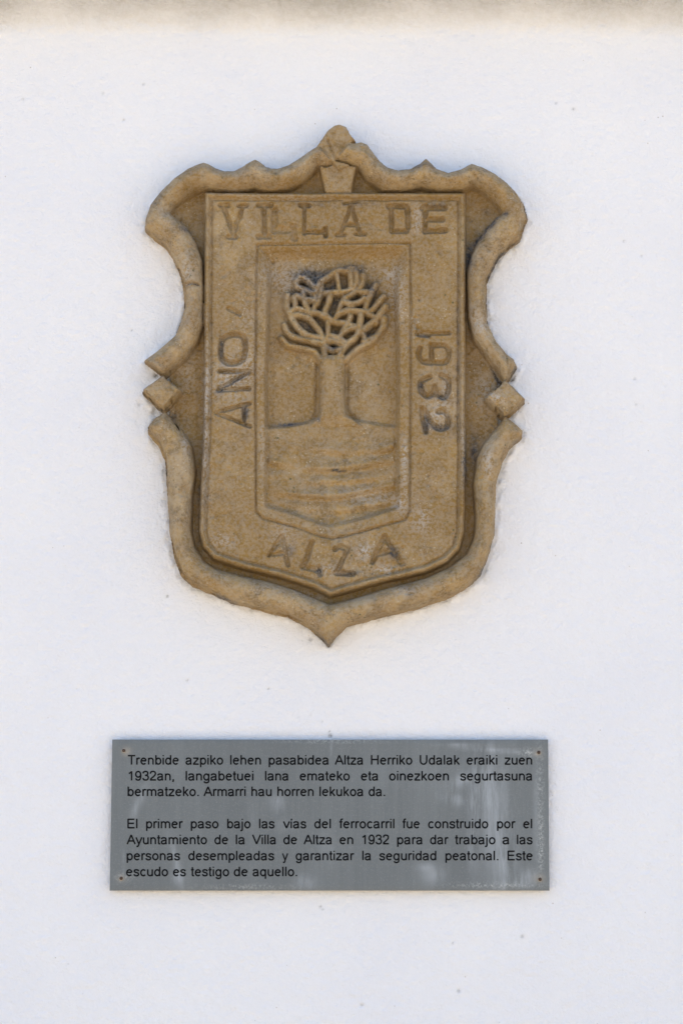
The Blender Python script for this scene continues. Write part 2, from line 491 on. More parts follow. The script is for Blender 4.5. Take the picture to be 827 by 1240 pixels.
for k, (ch, strokes, w, depth) in enumerate(A):
    d = np.full(GX.shape, 1e9)
    for s in strokes: d = np.minimum(d, seg(s))
    d = d + 1.9 * fbm(GX, GY, 8, 100 + k, 3)
    w *= 1.10; depth *= 2.1
    m = (d < w * 1.55) & (LAB == 8)
    cut = depth * np.clip(1 - (d / (w * 1.25)) ** 2, 0, 1) ** 0.8 * (0.85 + 0.7 * fbm(GX, GY, 18, 140 + k, 2))
    ridge = 0.5 * np.exp(-((d - w * 1.8) / 1.6) ** 2)
    H = np.where(LAB >= 8, H - cut + ridge, H)
    LAB[m] = LET0 + k
    PARTS.append('letter')
# inner frame and recessed panel
PANELH = 9.0
gline = np.interp(GX, [320, 345, 370, 385, 420, 445, 480], [514, 513, 508, 503, 504, 507, 512])
gh = 9.0 * np.clip((WY - gline) / 5.0, 0, 1)
gh = gh * (1 - 0.42 / (1 + np.exp(-(GX - 430) / 7.0)))
t = np.clip(dFO / (dFO - dFI + 1e-6), 0, 1)
lowpart = 1 / (1 + np.exp(-(GY - 330) / 8.0))
prof = np.where(t < 0.5, 1 - 0.10 * t, 1 - 0.05 - (t - 0.5) * 1.9)
bev = FIELDH - 0.5 + (PANELH - FIELDH) * (1 - np.cos(np.clip(t, 0, 1) * math.pi)) / 2
band = FIELDH + 0.8 - 2.2 * t + (PANELH + gh - FIELDH + 1.4) * np.clip((t - 0.68) / 0.30, 0, 1) ** 1.2
fr = bev * (1 - lowpart) + band * lowpart
groove = 4.2 * np.exp(-(dFO / 1.4) ** 2)
H = np.where((LAB >= 8), H - groove * (dFO <= 0), H)
put(dFO > 0, fr - groove + 1.1 * fbm(GX, GY, 25, 63, 3), 9)
pan = PANELH + 1.8 * fbm(GX, GY, 26, 67, 4)
put(dFI > 0, pan, 10)
# ground and water of the panel
w_ = [([325, 345, 412, 457, 482], [542, 543, 548, 545, 540], 2.6), ([325, 360, 396, 410, 443, 482], [562, 566, 570, 569, 563, 559], 3.0),
      ([325, 345, 380, 430, 482], [577, 576, 586, 584, 573], 1.8), ([325, 343, 365, 396, 424, 446, 482], [596, 598, 600, 603, 599, 593, 588], 3.2),
      ([325, 360, 400, 440, 482], [608, 614, 620, 615, 606], 2.0)]
wave = np.zeros(GX.shape)
for xs, ys, amp in w_:
    u = WY - np.interp(GX, xs, ys)
    amp_ = 1.7 * amp * np.clip(0.75 + 2.6 * fbm(GX, GY * 2, 40, int(ys[0]), 2), 0, 1.6)
    u = u + 5 * fbm(GX, GY, 22, int(ys[0]) + 5, 3)
    wave += amp_ * np.where(u < 0, np.exp(u / 8.0) - 1 * 0, -0.75 * np.exp(-u / 6.0) + 0 * u) * 1.0 * np.clip(np.abs(u) / 2.0, 0, 1)
wave = 1.35 * blur(wave, 2.4)
inpan = (dFI > 0)
isg = inpan & (WY > gline)
edgefade = np.clip(dFI / 2.5, 0, 1)
H = np.where(isg, H + gh + wave * edgefade, H)
PARTS.append('ground_relief'); GROUNDLAB = len(PARTS) - 1
LAB[isg] = GROUNDLAB
# trunk
trunk = [(389, 428), (418, 428), (417.5, 470), (417.5, 492), (421, 501), (430, 508), (440, 516), (372, 516), (381, 508), (386, 500), (387, 485), (387, 450)]
dT = sdf(trunk)
th = PANELH + 6.0 + 9.5 * round_profile(dT, 10) + 0.9 * fbm(GX, GY, 14, 71, 3)
H = np.where((LAB == 10), H - 3.0 * np.exp(-((dT + 2.5) / 3.0) ** 2), H)
th = np.where(WY > 503, np.minimum(th, PANELH + 15.5 - (WY - 503) * 0.45), th)
m = (dT > 0) & (th > H)
put(m, th, 0); PARTS.append('tree_trunk'); LAB[m] = len(PARTS) - 1
# crown: a hollow boss of interwoven branches
BR = [
    [(80, 450), (110, 510), (190, 550), (260, 560), (330, 575)],
    [(62, 540), (110, 590), (200, 602), (280, 632), (330, 690)],
    [(100, 250), (95, 320), (130, 400), (180, 480), (240, 520), (330, 540), (430, 565), (480, 590)],
    [(150, 160), (165, 195), (220, 215), (280, 240), (300, 200), (330, 150)],
    [(330, 150), (385, 118), (440, 85), (490, 90), (520, 70)],
    [(280, 240), (290, 290), (278, 345)],
    [(320, 160), (322, 240), (300, 310)],
    [(425, 110), (435, 160), (445, 212)],
    [(340, 238), (420, 235), (480, 230), (520, 215), (525, 160), (515, 75)],
    [(385, 240), (375, 300), (350, 370), (380, 410), (420, 430)],
    [(462, 300), (440, 360), (415, 420)],
    [(605, 120), (595, 180), (560, 225), (490, 270), (465, 305)],
    [(478, 300), (530, 312), (580, 298), (610, 275)],
    [(690, 180), (660, 230), (632, 290), (620, 345)],
    [(440, 380), (500, 355), (580, 360), (650, 362), (700, 310), (742, 258)],
    [(752, 330), (700, 400), (650, 450), (600, 492)],
    [(745, 405), (738, 460), (700, 520), (650, 570), (560, 622), (490, 685)],
    [(335, 380), (400, 430), (480, 440), (560, 470), (600, 510), (622, 555)],
    [(588, 385), (580, 460), (560, 530), (500, 580), (462, 640), (435, 690)],
    [(440, 540), (490, 492), (550, 470)],
    [(245, 372), (300, 370), (350, 400)],
    [(130, 392), (180, 385), (240, 402), (290, 460), (338, 530), (345, 610), (360, 690)],
    [(112, 372), (152, 330), (142, 262)],
    [(205, 220), (212, 290), (240, 352)],
    [(372, 440), (372, 520), (352, 560)],
    [(345, 590), (400, 622), (462, 612)],
    [(612, 560), (660, 545), (700, 520)],
    [(150, 165), (185, 132), (235, 150), (275, 195)],
    [(660, 230), (600, 235), (560, 225)],
    [(150, 330), (190, 345), (245, 372)],
    [(545, 75), (560, 120), (560, 170), (540, 215)],
    [(500, 580), (440, 540), (380, 520)],
    [(160, 250), (230, 280), (290, 290)],
    [(520, 395), (500, 450), (470, 500)],
    [(640, 380), (680, 400), (690, 440)],

]
hollow = ((GX - 405) / 62.0) ** 2 + ((GY - 372) / 52.0) ** 2
H = np.where(inpan & (hollow < 1) & (LAB == 10), H - 4.5 * np.clip((1 - hollow) * 4, 0, 1), H)
BR0 = len(PARTS)
BH = np.full(GX.shape, -1e9); BL = np.zeros(GX.shape, np.int32)
wob = 2.2 * fbm(GX, GY, 9, 200, 3)
for k, p in enumerate(BR):
    pts = catmull([(330 + a / 5.513, 310 + b / 5.513) for a, b in p], 4)
    r = 4.7 if k not in (10, 19, 5, 7, 24) else 3.9
    if k in (15, 16, 2): r = 5.3
    d = seg(pts) + wob
    top = PANELH + 13.5 + (0.9 if k % 3 == 0 else 0) - (1.2 if k % 4 == 1 else 0)
    h = PANELH - 4 + (top - PANELH + 4) * np.clip(1 - (d / r) ** 2, 0, 1) ** 0.40
    h = np.where(d < r, h, -1e9)
    g = h > BH
    BH = np.where(g, h, BH); BL[g & (d < r)] = k
    PARTS.append('branch')
gb = (BH > H) & inpan & (GY < 440) & ((BH > H + 0.0) | True)
H = np.where(gb, BH, H); LAB[gb] = BR0 + BL[gb]
# chips, cracks, pits
crack = seg([(226, 347), (233, 345.5), (241, 347)])
H -= 5.5 * np.exp(-(crack / 1.3) ** 2)
H -= 3.0 * np.exp(-(seg([(500, 385), (502, 395), (510, 401)]) / 1.6) ** 2) * (LAB >= 8)
# mitre of the inner frame
H -= 2.2 * np.exp(-(seg([(312, 297), (330, 314)]) / 1.3) ** 2)
H -= 3.5 * np.exp(-(seg([(397, 172), (401, 183), (407, 196)]) / 1.4) ** 2)
H -= 3.0 * np.exp(-(seg([(612, 434), (614, 444)]) / 1.3) ** 2)
H -= 4.0 * np.exp(-(seg([(587, 300), (590, 306)]) / 3.0) ** 2)
rs = np.random.RandomState(4)
for k in range(600):
    cx, cy = rs.uniform(180, 632), rs.uniform(165, 770)
    r = rs.uniform(0.8, 2.2); dp = rs.uniform(0.5, 2.6)
    i0 = int((cx - X0) / S); j0 = int((cy - Y0) / S); q = 8
    sl0 = (slice(max(0, j0 - q), j0 + q), slice(max(0, i0 - q), i0 + q))
    H[sl0] -= dp * np.exp(-(((GX[sl0] - cx) / r) ** 2 + ((GY[sl0] - cy) / r) ** 2))
H += 0.9 * fbm(GX, GY, 8, 300, 4, 0.6)
# weathering of letters' neighbourhoods: rough broken ground
for cx, cy, rx, ry, amp in ((505, 262, 6, 14, 3.0), (470, 672, 30, 18, 3.4), (400, 690, 30, 12, 2.4), (540, 500, 14, 22, 1.6), (278, 430, 18, 30, 1.2), (486, 612, 12, 14, 1.6), (590, 480, 22, 40, 2.4), (226, 470, 22, 50, 2.4), (440, 262, 60, 16, 1.0)):
    wgt = np.exp(-(((GX - cx) / rx) ** 2 + ((GY - cy) / ry) ** 2))
    H += amp * wgt * fbm(GX, GY, 6, 333, 3, 0.65)
ch = fbm(GX, GY, 15, 555, 3, 0.6); ch2 = fbm(GX, GY, 60, 556, 2)
H -= 11 * np.clip(ch - 0.17 + 0.25 * ch2, 0, 0.22)
ch = fbm(GX, GY, 5, 557, 2, 0.6)
H -= 5 * np.clip(ch - 0.26 + 0.3 * ch2, 0, 0.2)
H = blur(H, 0.6)

# outline of the whole stone, with a crumbly edge
D = np.maximum.reduce([dUL, dUR, dLB, dCR, dDL, dDR, dBK, np.where(GY > 200, dKY, -60)])
D = D + 2.9 * fbm(GX, GY, 9, 400, 4, 0.7)
ledge_w = 1.2 + 9.0 * fbm(GX, GY, 70, 444, 2)
H = np.where((D < np.clip(ledge_w, 0, 4.2)) & (D > 0), np.minimum(H, 11 + 2 * fbm(GX, GY, 12, 446, 3)), H)
cell = (D[:-1, :-1] + D[1:, :-1] + D[:-1, 1:] + D[1:, 1:]) / 4 > 0
gyD, gxD = np.gradient(D, S)
nrm = gxD ** 2 + gyD ** 2 + 1e-4
vin = np.zeros(D.shape, int)
for a in (0, 1):
    for c in (0, 1):
        vin[a:a + cell.shape[0], c:c + cell.shape[1]] += cell
edgev = (vin > 0) & (vin < 4)
mvx = np.clip(-D * gxD / nrm, -0.7 * S, 0.7 * S) * edgev
mvy = np.clip(-D * gyD / nrm, -0.7 * S, 0.7 * S) * edgev
PX = GX + mvx; PY = GY + mvy
HREF = 0.024
VX, VZ = at(PX, PY, HREF)
VY = -H / 1000.0
CLAB = LAB[:-1, :-1].copy()
# majority of the corner labels keeps seams tidy
CLAB = np.where(LAB[1:, 1:] == LAB[:-1, 1:], LAB[1:, 1:], CLAB)

# stains with their own place, plus shade painted as colour in recesses and outline
SA = np.zeros(GX.shape); SD = np.zeros(GX.shape); SP = np.zeros(GX.shape)


def blob(arr, cx, cy, rx, ry, amt, rot=0.0, seed=0):
    c, s = math.cos(math.radians(rot)), math.sin(math.radians(rot))
    u = (GX - cx) * c + (GY - cy) * s; v = -(GX - cx) * s + (GY - cy) * c
    w = np.exp(-((u / rx) ** 2 + (v / ry) ** 2))
    arr += amt * w * np.clip(0.75 + 1.6 * fbm(GX, GY, 16, 500 + seed, 3), 0, 1.5)


for i, q in enumerate([(226, 232, 20, 12, .9, -35), (285, 224, 14, 6, .9), (350, 222, 24, 6, .7), (342, 278, 14, 6, .9), (585, 236, 18, 10, .7, 35),
                       (235, 693, 24, 10, .5, 20), (450, 228, 12, 8, .9), (380, 300, 60, 6, .8), (470, 300, 20, 7, .6), (222, 486, 8, 18, .9, 20),
                       (240, 440, 6, 50, .6), (568, 470, 6, 60, .6), (400, 606, 50, 6, .6, 0), (400, 630, 60, 5, .7), (420, 550, 60, 14, .35),
                       (238, 600, 4, 90, .8), (568, 600, 5, 90, .8), (300, 692, 60, 5, .9, 15), (480, 706, 80, 5, .9, -14), (480, 258, 14, 4, .6),
                       (526, 265, 14, 16, .5), (372, 372, 20, 10, .3), (545, 255, 8, 20, .3), (600, 440, 12, 20, .5), (460, 590, 20, 8, .5)]):
    blob(SA, *q, seed=i)  # amber stains, and warm shade of recesses and undersides painted as colour
for i, q in enumerate([(588, 280, 24, 4.5, 1.0, -48), (568, 310, 4, 16, .9), (612, 262, 3, 3, .9), (575, 540, 5, 20, .9), (562, 560, 4, 30, .7), (241, 620, 3, 45, .5),
                       (268, 424, 3, 12, .9), (284, 462, 22, 4, .8, -30), (267, 473, 5, 4, 1.0), (298, 503, 4, 14, .8), (510, 470, 4, 8, .9), (520, 481, 6, 3, .9),
                       (536, 480, 6, 5, .8), (516, 510, 4, 14, .7), (534, 518, 12, 4, .8), (554, 440, 2.2, 90, .55), (248, 520, 3, 90, .35), (234, 347, 8, 1.6, .9),
                       (380, 350, 20, 16, .55), (372, 330, 20, 8, .7), (430, 322, 16, 5, .9), (452, 345, 8, 12, .7), (450, 404, 10, 6, .6), (404, 420, 10, 6, .6),
                       (386, 508, 3, 3, .8), (346, 512, 16, 2.5, .8), (409, 569, 10, 2, .9), (476, 668, 6, 7, .9), (424, 694, 14, 3, .7), (386, 692, 4, 4, .8),
                       (352, 668, 6, 8, .5), (512, 407, 8, 3, .9), (225, 280, 6, 4, .7), (530, 248, 14, 3, .5), (210, 500, 6, 6, .6), (420, 248, 60, 4, .35),
                       (500, 204, 40, 4, .5), (272, 206, 16, 4, .6), (360, 165, 12, 5, .2), (190, 245, 5, 30, .3, 30), (300, 215, 8, 4, .3), (590, 250, 6, 6, .3)]):
    blob(SD, *q, seed=40 + i)
for i, q in enumerate([(505, 266, 5, 14, 1.0), (486, 610, 9, 12, .9), (250, 500, 5, 110, .55), (490, 560, 4, 30, .7), (560, 500, 3, 80, .35), (318, 540, 3, 40, .4),
                       (225, 325, 7, 22, .7, -10), (580, 400, 8, 24, .7, -20), (590, 560, 6, 20, .5), (440, 668, 8, 10, .9), (465, 690, 12, 6, .7), (400, 690, 14, 6, .6),
                       (282, 460, 24, 30, .5), (540, 465, 4, 14, .9), (528, 500, 16, 14, .6), (300, 420, 10, 40, .35), (360, 340, 30, 20, .3), (480, 360, 10, 40, .45),
                       (470, 330, 10, 10, .5), (330, 330, 20, 12, .4), (440, 600, 30, 10, .3), (340, 650, 14, 10, .5), (270, 655, 14, 8, .4), (510, 630, 12, 16, .4),
                       (370, 718, 16, 4, .5, 10), (490, 718, 12, 5, .5), (225, 430, 10, 40, .35), (590, 470, 12, 30, .45), (275, 232, 16, 3, .5), (330, 240, 60, 3, .25),
                       (600, 484, 12, 4, .7, 30), (225, 540, 4, 20, .4), (500, 395, 6, 12, .6), (204, 262, 10, 14, .3)]):
    blob(SP, *q, seed=90 + i)
SD += 0.55 * np.clip((1 - hollow) * 3, 0, 1) * (LAB == 10) * np.clip(0.6 + 2 * fbm(GX, GY, 14, 448, 3), 0, 1) * (GY < 440)  # panel darker in the gaps between crown branches
SP += 0.22
SD += 0.06
SA += 0.60 * blur((LAB >= 8) * 1.0, 1.5) * np.clip(0.95 + 3.2 * fbm(GX, GY, 70, 449, 5, 0.6), 0.1, 1.6) + 0.5 * blur((LAB == 0) * 1.0, 1.5)
SA += 0.5 * blur(((LAB == 4) | (LAB == 5)) * 1.0, 1.5)
SD += 0.9 * np.exp(-((D - 0.5) / 1.6) ** 2) * np.clip(2.5 * fbm(GX, GY, 30, 447, 3) + 0.35 * ((GX > 470) & (GY < 420)), 0, 1)  # shade of the gap around the stone painted as a broken dark outline
STAIN_SHADE = np.stack([np.clip(SA, 0, 1), np.clip(SD, 0, 1), np.clip(SP, 0, 1), np.ones(SA.shape)], -1)

cx_, cz_ = at(405, 470, HREF)
coat = tag(empty('coat_of_arms', (float(cx_), 0.0, float(cz_))),
           'weathered ochre stone coat of arms with carved tree, on white wall above grey plaque', 'coat of arms')
vid = np.arange(GX.size).reshape(GX.shape)
q4 = np.stack([vid[1:, :-1], vid[1:, 1:], vid[:-1, 1:], vid[:-1, :-1]], -1)
allco = np.stack([VX, VY, VZ], -1).reshape(-1, 3)
allst = STAIN_SHADE.reshape(-1, 4).astype(np.float32)


def boundary(faces_mask):
    """directed boundary edges of the whole stone with the label of their cell"""
    out = []
    m = np.pad(faces_mask, 1)
    c = m[1:-1, 1:-1]
    J, I = np.nonzero(c & ~m[:-2, 1:-1]); out.append((J, I, vid[J, I + 1], vid[J, I]))
    J, I = np.nonzero(c & ~m[2:, 1:-1]); out.append((J, I, vid[J + 1, I], vid[J + 1, I + 1]))
    J, I = np.nonzero(c & ~m[1:-1, :-2]); out.append((J, I, vid[J, I], vid[J + 1, I]))
    J, I = np.nonzero(c & ~m[1:-1, 2:]); out.append((J, I, vid[J + 1, I + 1], vid[J, I + 1]))
    return out


BND = boundary(cell)
objs = {}
order = [8, 10, 9] + [k for k in range(len(PARTS)) if k not in (8, 9, 10)]
for k in order:
    mk = cell & (CLAB == k)
    fq = q4[mk]
    if len(fq) < 4: continue
    sk = []
    for J, I, a, b_ in BND:
        s_ = CLAB[J, I] == k
        if s_.any(): sk.append(np.stack([a[s_], b_[s_]], -1))
    sk = np.concatenate(sk) if sk else np.zeros((0, 2), int)
    used = np.unique(fq)
    remap = np.full(GX.size, -1); remap[used] = np.arange(len(used))
    co = allco[used]; st = allst[used]
    f = remap[fq]
    if len(sk):
        sv = np.unique(sk)
        r1 = np.full(GX.size, -1); r1[sv] = len(co) + np.arange(len(sv))
        r2 = np.full(GX.size, -1); r2[sv] = len(co) + len(sv) + np.arange(len(sv))
        top = allco[sv].copy(); bot = allco[sv].copy(); bot[:, 1] = 0.006
        co = np.vstack([co, top, bot]); st = np.vstack([st, allst[sv], allst[sv]])
        f = np.vstack([f, np.stack([r1[sk[:, 0]], r1[sk[:, 1]], r2[sk[:, 1]], r2[sk[:, 0]]], -1)])
    name = PARTS[k]
    par = coat
    if name == 'letter': par = objs[8]
    elif name in ('branch', 'tree_trunk', 'ground_relief'): par = objs[10]
    o = mesh_obj(name, co, f, STONE, par)
    ca = o.data.color_attributes.new('stain_tone', 'FLOAT_COLOR', 'POINT')
    ca.data.foreach_set('color', st.ravel())
    objs[k] = o
    if name == 'letter': o['label'] = 'incised ' + ('tilde stroke' if A[k - LET0][0] == 'tilde' else ('numeral ' if A[k - LET0][0].isdigit() else 'capital letter ') + A[k - LET0][0])

# ------------------------------------------------------------------ wall
def axis(lo, hi, fine_lo, fine_hi, step, coarse):
    a = np.arange(fine_lo, fine_hi, step)
    l = fine_lo - (fine_lo - lo) * (np.linspace(1, 0, coarse, endpoint=False) ** 2)
    r = fine_hi + (hi - fine_hi) * (np.linspace(0, 1, coarse) ** 2)
    return np.concatenate([l, a, r])


WALLTOP = 3.05
wx = axis(-6.0, 6.0, -0.47, 0.47, 0.0017, 26)
wz = axis(-0.2, WALLTOP, CENTRE_Z - 0.68, CENTRE_Z + 0.70, 0.0017, 20)
MX, MZ = np.meshgrid(wx, wz)
mx, mz = MX * 1000, MZ * 1000
wh = 1.6 * fbm(mx, mz, 160, 700, 3) + 0.9 * fbm(mx, mz, 22, 720, 4, 0.6) + 1.4 * fbm(mx, mz * 1.4, 7, 740, 2)
# plaster sweeps forward into a projecting course above
_, ledge = at(413, 24, 0.0); ledge = float(ledge)
_, ledge2 = at(413, -10, 0.0)
u = (mz - ledge * 1000 + 4 * fbm(mx, mz * 0 + 3, 120, 760, 3)) / 28.0
rise = 46.0 * np.clip((u + 0.75) / 1.5, 0, 1) ** 2.4
wh += rise
ledgew = np.exp(-((u + 0.1) / 0.9) ** 2)
wh += ledgew * (4.0 * fbm(mx, mz * 1.8, 26, 780, 4, 0.6) + 5.0 * fbm(mx, mz * 1.5, 9, 785, 3, 0.6))


def px_to_wall(px, py): 
    a, b_ = at(px, py, 0.0); return float(a) * 1000, float(b_) * 1000


# mortar pushed up against the stone: rough narrow lip
cw = (np.abs(MX) < 0.30) & (MZ > CENTRE_Z - 0.25) & (MZ < CENTRE_Z + 0.50)
ix = (mx[cw] - VX[0, 0] * 1000) / (VX[0, 1] - VX[0, 0]) / 1000
zcol = VZ[:, 0]
iy = np.interp(-MZ[cw], -zcol, np.arange(len(zcol)))
ii = np.clip(ix, 0, D.shape[1] - 1).astype(int); jj = np.clip(iy, 0, D.shape[0] - 1).astype(int)
dw = np.where((ix >= 0) & (ix < D.shape[1]), D[jj, ii], -50)
lip = np.exp(-((dw + 1) / 3.2) ** 2) * (1.2 + 5.0 * fbm(mx[cw], mz[cw], 7, 800, 3, 0.65))
tmp = wh[cw]; tmp += np.clip(lip, -0.5, 5); wh[cw] = tmp
WS = np.zeros(wh.shape + (4,), np.float32); WS[..., 3] = 1
cream = (0.40 * np.clip((u + 0.75) * 0.9, 0, 1) + 0.2 * np.clip((u - 0.2) * 1.4, 0, 1)) * np.clip(0.9 + 1.5 * fbm(mx, mz, 60, 820, 4), 0, 1.3)  # warm bounce on the ledge underside painted in as a cream tone
t2 = WS[..., 0]; t2[...] = cream
c2 = t2[cw]; c2 += 0.30 * np.exp(-((dw + 1) / 5.0) ** 2) * np.clip(0.4 + 2.5 * fbm(mx[cw], mz[cw], 12, 830, 3), 0, 1); t2[cw] = c2
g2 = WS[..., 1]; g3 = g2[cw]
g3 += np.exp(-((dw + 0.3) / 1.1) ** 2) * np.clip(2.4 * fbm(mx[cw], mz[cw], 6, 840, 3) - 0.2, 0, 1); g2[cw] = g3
WS[..., 1] += 0.15 * np.clip(u - 0.1, 0, 1) * np.clip(4 * fbm(mx, mz * 2, 16, 850, 3) - 0.3, 0, 1)
for px, py, r, a in [(400, 891, 2.2, .9), (399, 886, 1.2, .6), (673, 125, 1.4, .5), (694, 132, 1.6, .6), (398, 782, 2.5, .6), (189, 455, 3.2, .9), (186, 500, 3.0, .8), (619, 461, 2.6, .9), (617, 503, 3.4, .9), (174, 102, 1.5, .4), (150, 145, 1.4, .5), (125, 113, 1.6, .3),
                     (388, 1098, 1.4, .6), (391, 1101, 1.0, .6), (632, 1134, 2.0, .5), (555, 1200, 2.0, .5), (438, 1217, 2, .4), (548, 1142, 1.2, .4), (227, 824, 1.4, .5), (325, 834, 1.2, .5),
                     (28, 120, 1.4, .5), (178, 278, 1.4, .5), (755, 292, 1.4, .4), (776, 310, 1.3, .4), (768, 459, 1.3, .5), (770, 490, 1.2, .4), (169, 490, 2, .4), (203, 722, 1.5, .8),
                     (376, 775, 2.0, .8), (390, 874, 1.0, .4), (376, 866, 1.0, .4), (362, 869, 1.0, .3), (160, 400, 1.2, .4)]:
    a_, b_ = px_to_wall(px, py)
    j0, j1 = np.searchsorted(wz, [(b_ - 8) / 1000, (b_ + 8) / 1000]); i0, i1 = np.searchsorted(wx, [(a_ - 8) / 1000, (a_ + 8) / 1000])
    s_ = (slice(j0, j1), slice(i0, i1))
    g = np.exp(-(((mx[s_] - a_) / r) ** 2 + ((mz[s_] - b_) / r) ** 2))
    WS[..., 1][s_] += a * g; wh[s_] -= 1.2 * g
WS = np.clip(WS, 0, 1)
wv = np.arange(MX.size).reshape(MX.shape)
wf = np.stack([wv[:-1, :-1], wv[:-1, 1:], wv[1:, 1:], wv[1:, :-1]], -1)
# nothing of the sheet is needed deep inside the stone
wco = np.stack([MX, -wh / 1000.0, MZ], -1).reshape(-1, 3)
n0 = len(wco)
TH = 0.30
front_top = wv[-1, :]; front_l = wv[:, 0]; front_r = wv[:, -1]
topb = np.array([[x, TH, WALLTOP] for x in wx])
botb = np.array([[x, TH, -0.2] for x in (wx[0], wx[-1])])
lb = np.array([[wx[0], TH, z] for z in wz]); rb = np.array([[wx[-1], TH, z] for z in wz])
wco = np.vstack([wco, topb, lb, rb, botb])
a0 = n0; l0 = a0 + len(wx); r0 = l0 + len(wz)
extra = [np.stack([front_top[:-1], front_top[1:], a0 + np.arange(1, len(wx)), a0 + np.arange(len(wx) - 1)], -1),
         np.stack([front_l[1:], l0 + np.arange(1, len(wz)), l0 + np.arange(len(wz) - 1), front_l[:-1]], -1),
         np.stack([front_r[:-1], r0 + np.arange(len(wz) - 1), r0 + np.arange(1, len(wz)), front_r[1:]], -1),
         np.array([[r0, l0, l0 + len(wz) - 1, r0 + len(wz) - 1]])]
wall = mesh_obj('wall', wco, np.vstack([wf.reshape(-1, 4)] + extra), PLASTER)
ca = wall.data.color_attributes.new('stain_tone', 'FLOAT_COLOR', 'POINT')
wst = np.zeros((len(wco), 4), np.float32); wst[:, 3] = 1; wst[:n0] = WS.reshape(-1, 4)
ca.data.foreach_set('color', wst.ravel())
tag(wall, 'white rendered wall behind the stone coat of arms and grey plaque', 'wall')

# ------------------------------------------------------------------ ground in front (gives the warm bounce)
gco = [(-400, -400, 0), (400, -400, 0), (400, 400, 0), (-400, 400, 0)]
g_ = mesh_obj('ground', gco, [(0, 1, 2, 3)], PAVING, None, False)
tag(g_, 'sunlit ochre paving at the foot of the wall', None, None, 'structure')

# ------------------------------------------------------------------ plaque
PL_H = 0.0105          # front face of the plate
PT = 0.0035
quad = [at(136.3, 895.5, PL_H), at(663.3, 895.5, PL_H), at(665.0, 1078.5, PL_H), at(133.2, 1078.5, PL_H)]
quad = [(float(a), float(b_)) for a, b_ in quad]
pc = (sum(q[0] for q in quad) / 4, sum(q[1] for q in quad) / 4)
plaque = tag(empty('memorial_plaque', (pc[0], 0, pc[1])),
             'flat grey metal plaque with seven lines of black text, below stone coat of arms', 'plaque')
nu, nv = 160, 60
U, V = np.meshgrid(np.linspace(0, 1, nu), np.linspace(0, 1, nv))
Q = np.array(quad)
P2 = ((1 - U)[..., None] * (1 - V)[..., None] * Q[0] + U[..., None] * (1 - V)[..., None] * Q[1]
      + U[..., None] * V[..., None] * Q[2] + (1 - U)[..., None] * V[..., None] * Q[3])
edge_d = np.minimum(np.minimum(U, 1 - U) * 530, np.minimum(V, 1 - V) * 183)
py_ = -PL_H + np.where(edge_d < 0.1, 0.0004, 0) + 0.00004 * fbm(U * 530, V * 183, 120, 900, 2)
pco = np.stack([P2[..., 0], py_, P2[..., 1]], -1).reshape(-1, 3)
pv = np.arange(nu * nv).reshape(nv, nu)
pf = np.stack([pv[1:, :-1], pv[1:, 1:], pv[:-1, 1:], pv[:-1, :-1]], -1).reshape(-1, 4)
ring = np.concatenate([pv[0, :-1], pv[:-1, -1], pv[-1, :0:-1], pv[:0:-1, 0]])
rt = len(pco) + np.arange(len(ring)); rbk = rt + len(ring)
fr_ = pco[ring].copy(); bk_ = fr_.copy(); bk_[:, 1] = -(PL_H - PT)
pco = np.vstack([pco, fr_, bk_])
nx = np.roll(np.arange(len(ring)), -1)
pf = np.vstack([pf, np.stack([rt, rt[nx], rbk[nx], rbk], -1)])
plate = mesh_obj('plate', pco, pf, PLATE, plaque)
bx_ = 133 + U * 532; by_ = 895.5 + V * 183
PS = np.zeros(U.shape + (4,), np.float32); PS[..., 3] = 1


def pblob(ch, cx, cy, rx, ry, amt, rot=0.0):
    c, s = math.cos(math.radians(rot)), math.sin(math.radians(rot))
    a_ = (bx_ - cx) * c + (by_ - cy) * s; b_ = -(bx_ - cx) * s + (by_ - cy) * c
    PS[..., ch] += amt * np.exp(-((a_ / rx) ** 2 + (b_ / ry) ** 2))


for q in [(585, 955, 16, 40, .8), (600, 990, 22, 70, .55), (572, 1010, 5, 40, .7), (612, 1040, 12, 34, .7), (548, 968, 14, 7, .8, 10), (560, 945, 24, 8, .6, -20),
          (595, 908, 40, 3.0, .7, 4), (560, 902, 30, 2, .5), (525, 1060, 14, 10, .6), (515, 1050, 10, 5, .5), (165, 975, 5, 22, .6, 22), (335, 972, 10, 12, .6),
          (212, 1040, 4, 28, .7, -14), (215, 1062, 8, 8, .5), (150, 1045, 2.5, 18, .6, -6), (370, 1068, 12, 8, .6), (650, 990, 4, 60, .35), (400, 905, 1.0, 12, .7),
          (345, 1000, 10, 8, .35), (300, 1000, 8, 30, .25), (628, 1070, 20, 6, .6), (640, 1060, 12, 8, .7), (500, 940, 60, 20, .15), (180, 930, 40, 10, .08), (395, 1030, 14, 20, .25)]:
    pblob(0, *q)
for q in [(655, 960, 4, 60, .35), (655, 1030, 3, 30, .5), (640, 912, 10, 5, .5), (600, 1072, 50, 3, .5), (400, 897, 60, 2, .5), (300, 1074, 60, 2, .4), (150, 1062, 10, 5, .4)]:
    pblob(1, *q)
for q in [(150.5, 910, 5, 5, .8), (652, 912, 5, 4, .7), (653, 1064, 7, 5, .6), (147, 1064, 5, 4, .6)]:
    pblob(2, *q)
ca = plate.data.color_attributes.new('stain_tone', 'FLOAT_COLOR', 'POINT')
pst = np.zeros((len(pco), 4), np.float32); pst[:, 3] = 1; pst[:nu * nv] = np.clip(PS, 0, 1).reshape(-1, 4)
ca.data.foreach_set('color', pst.ravel())


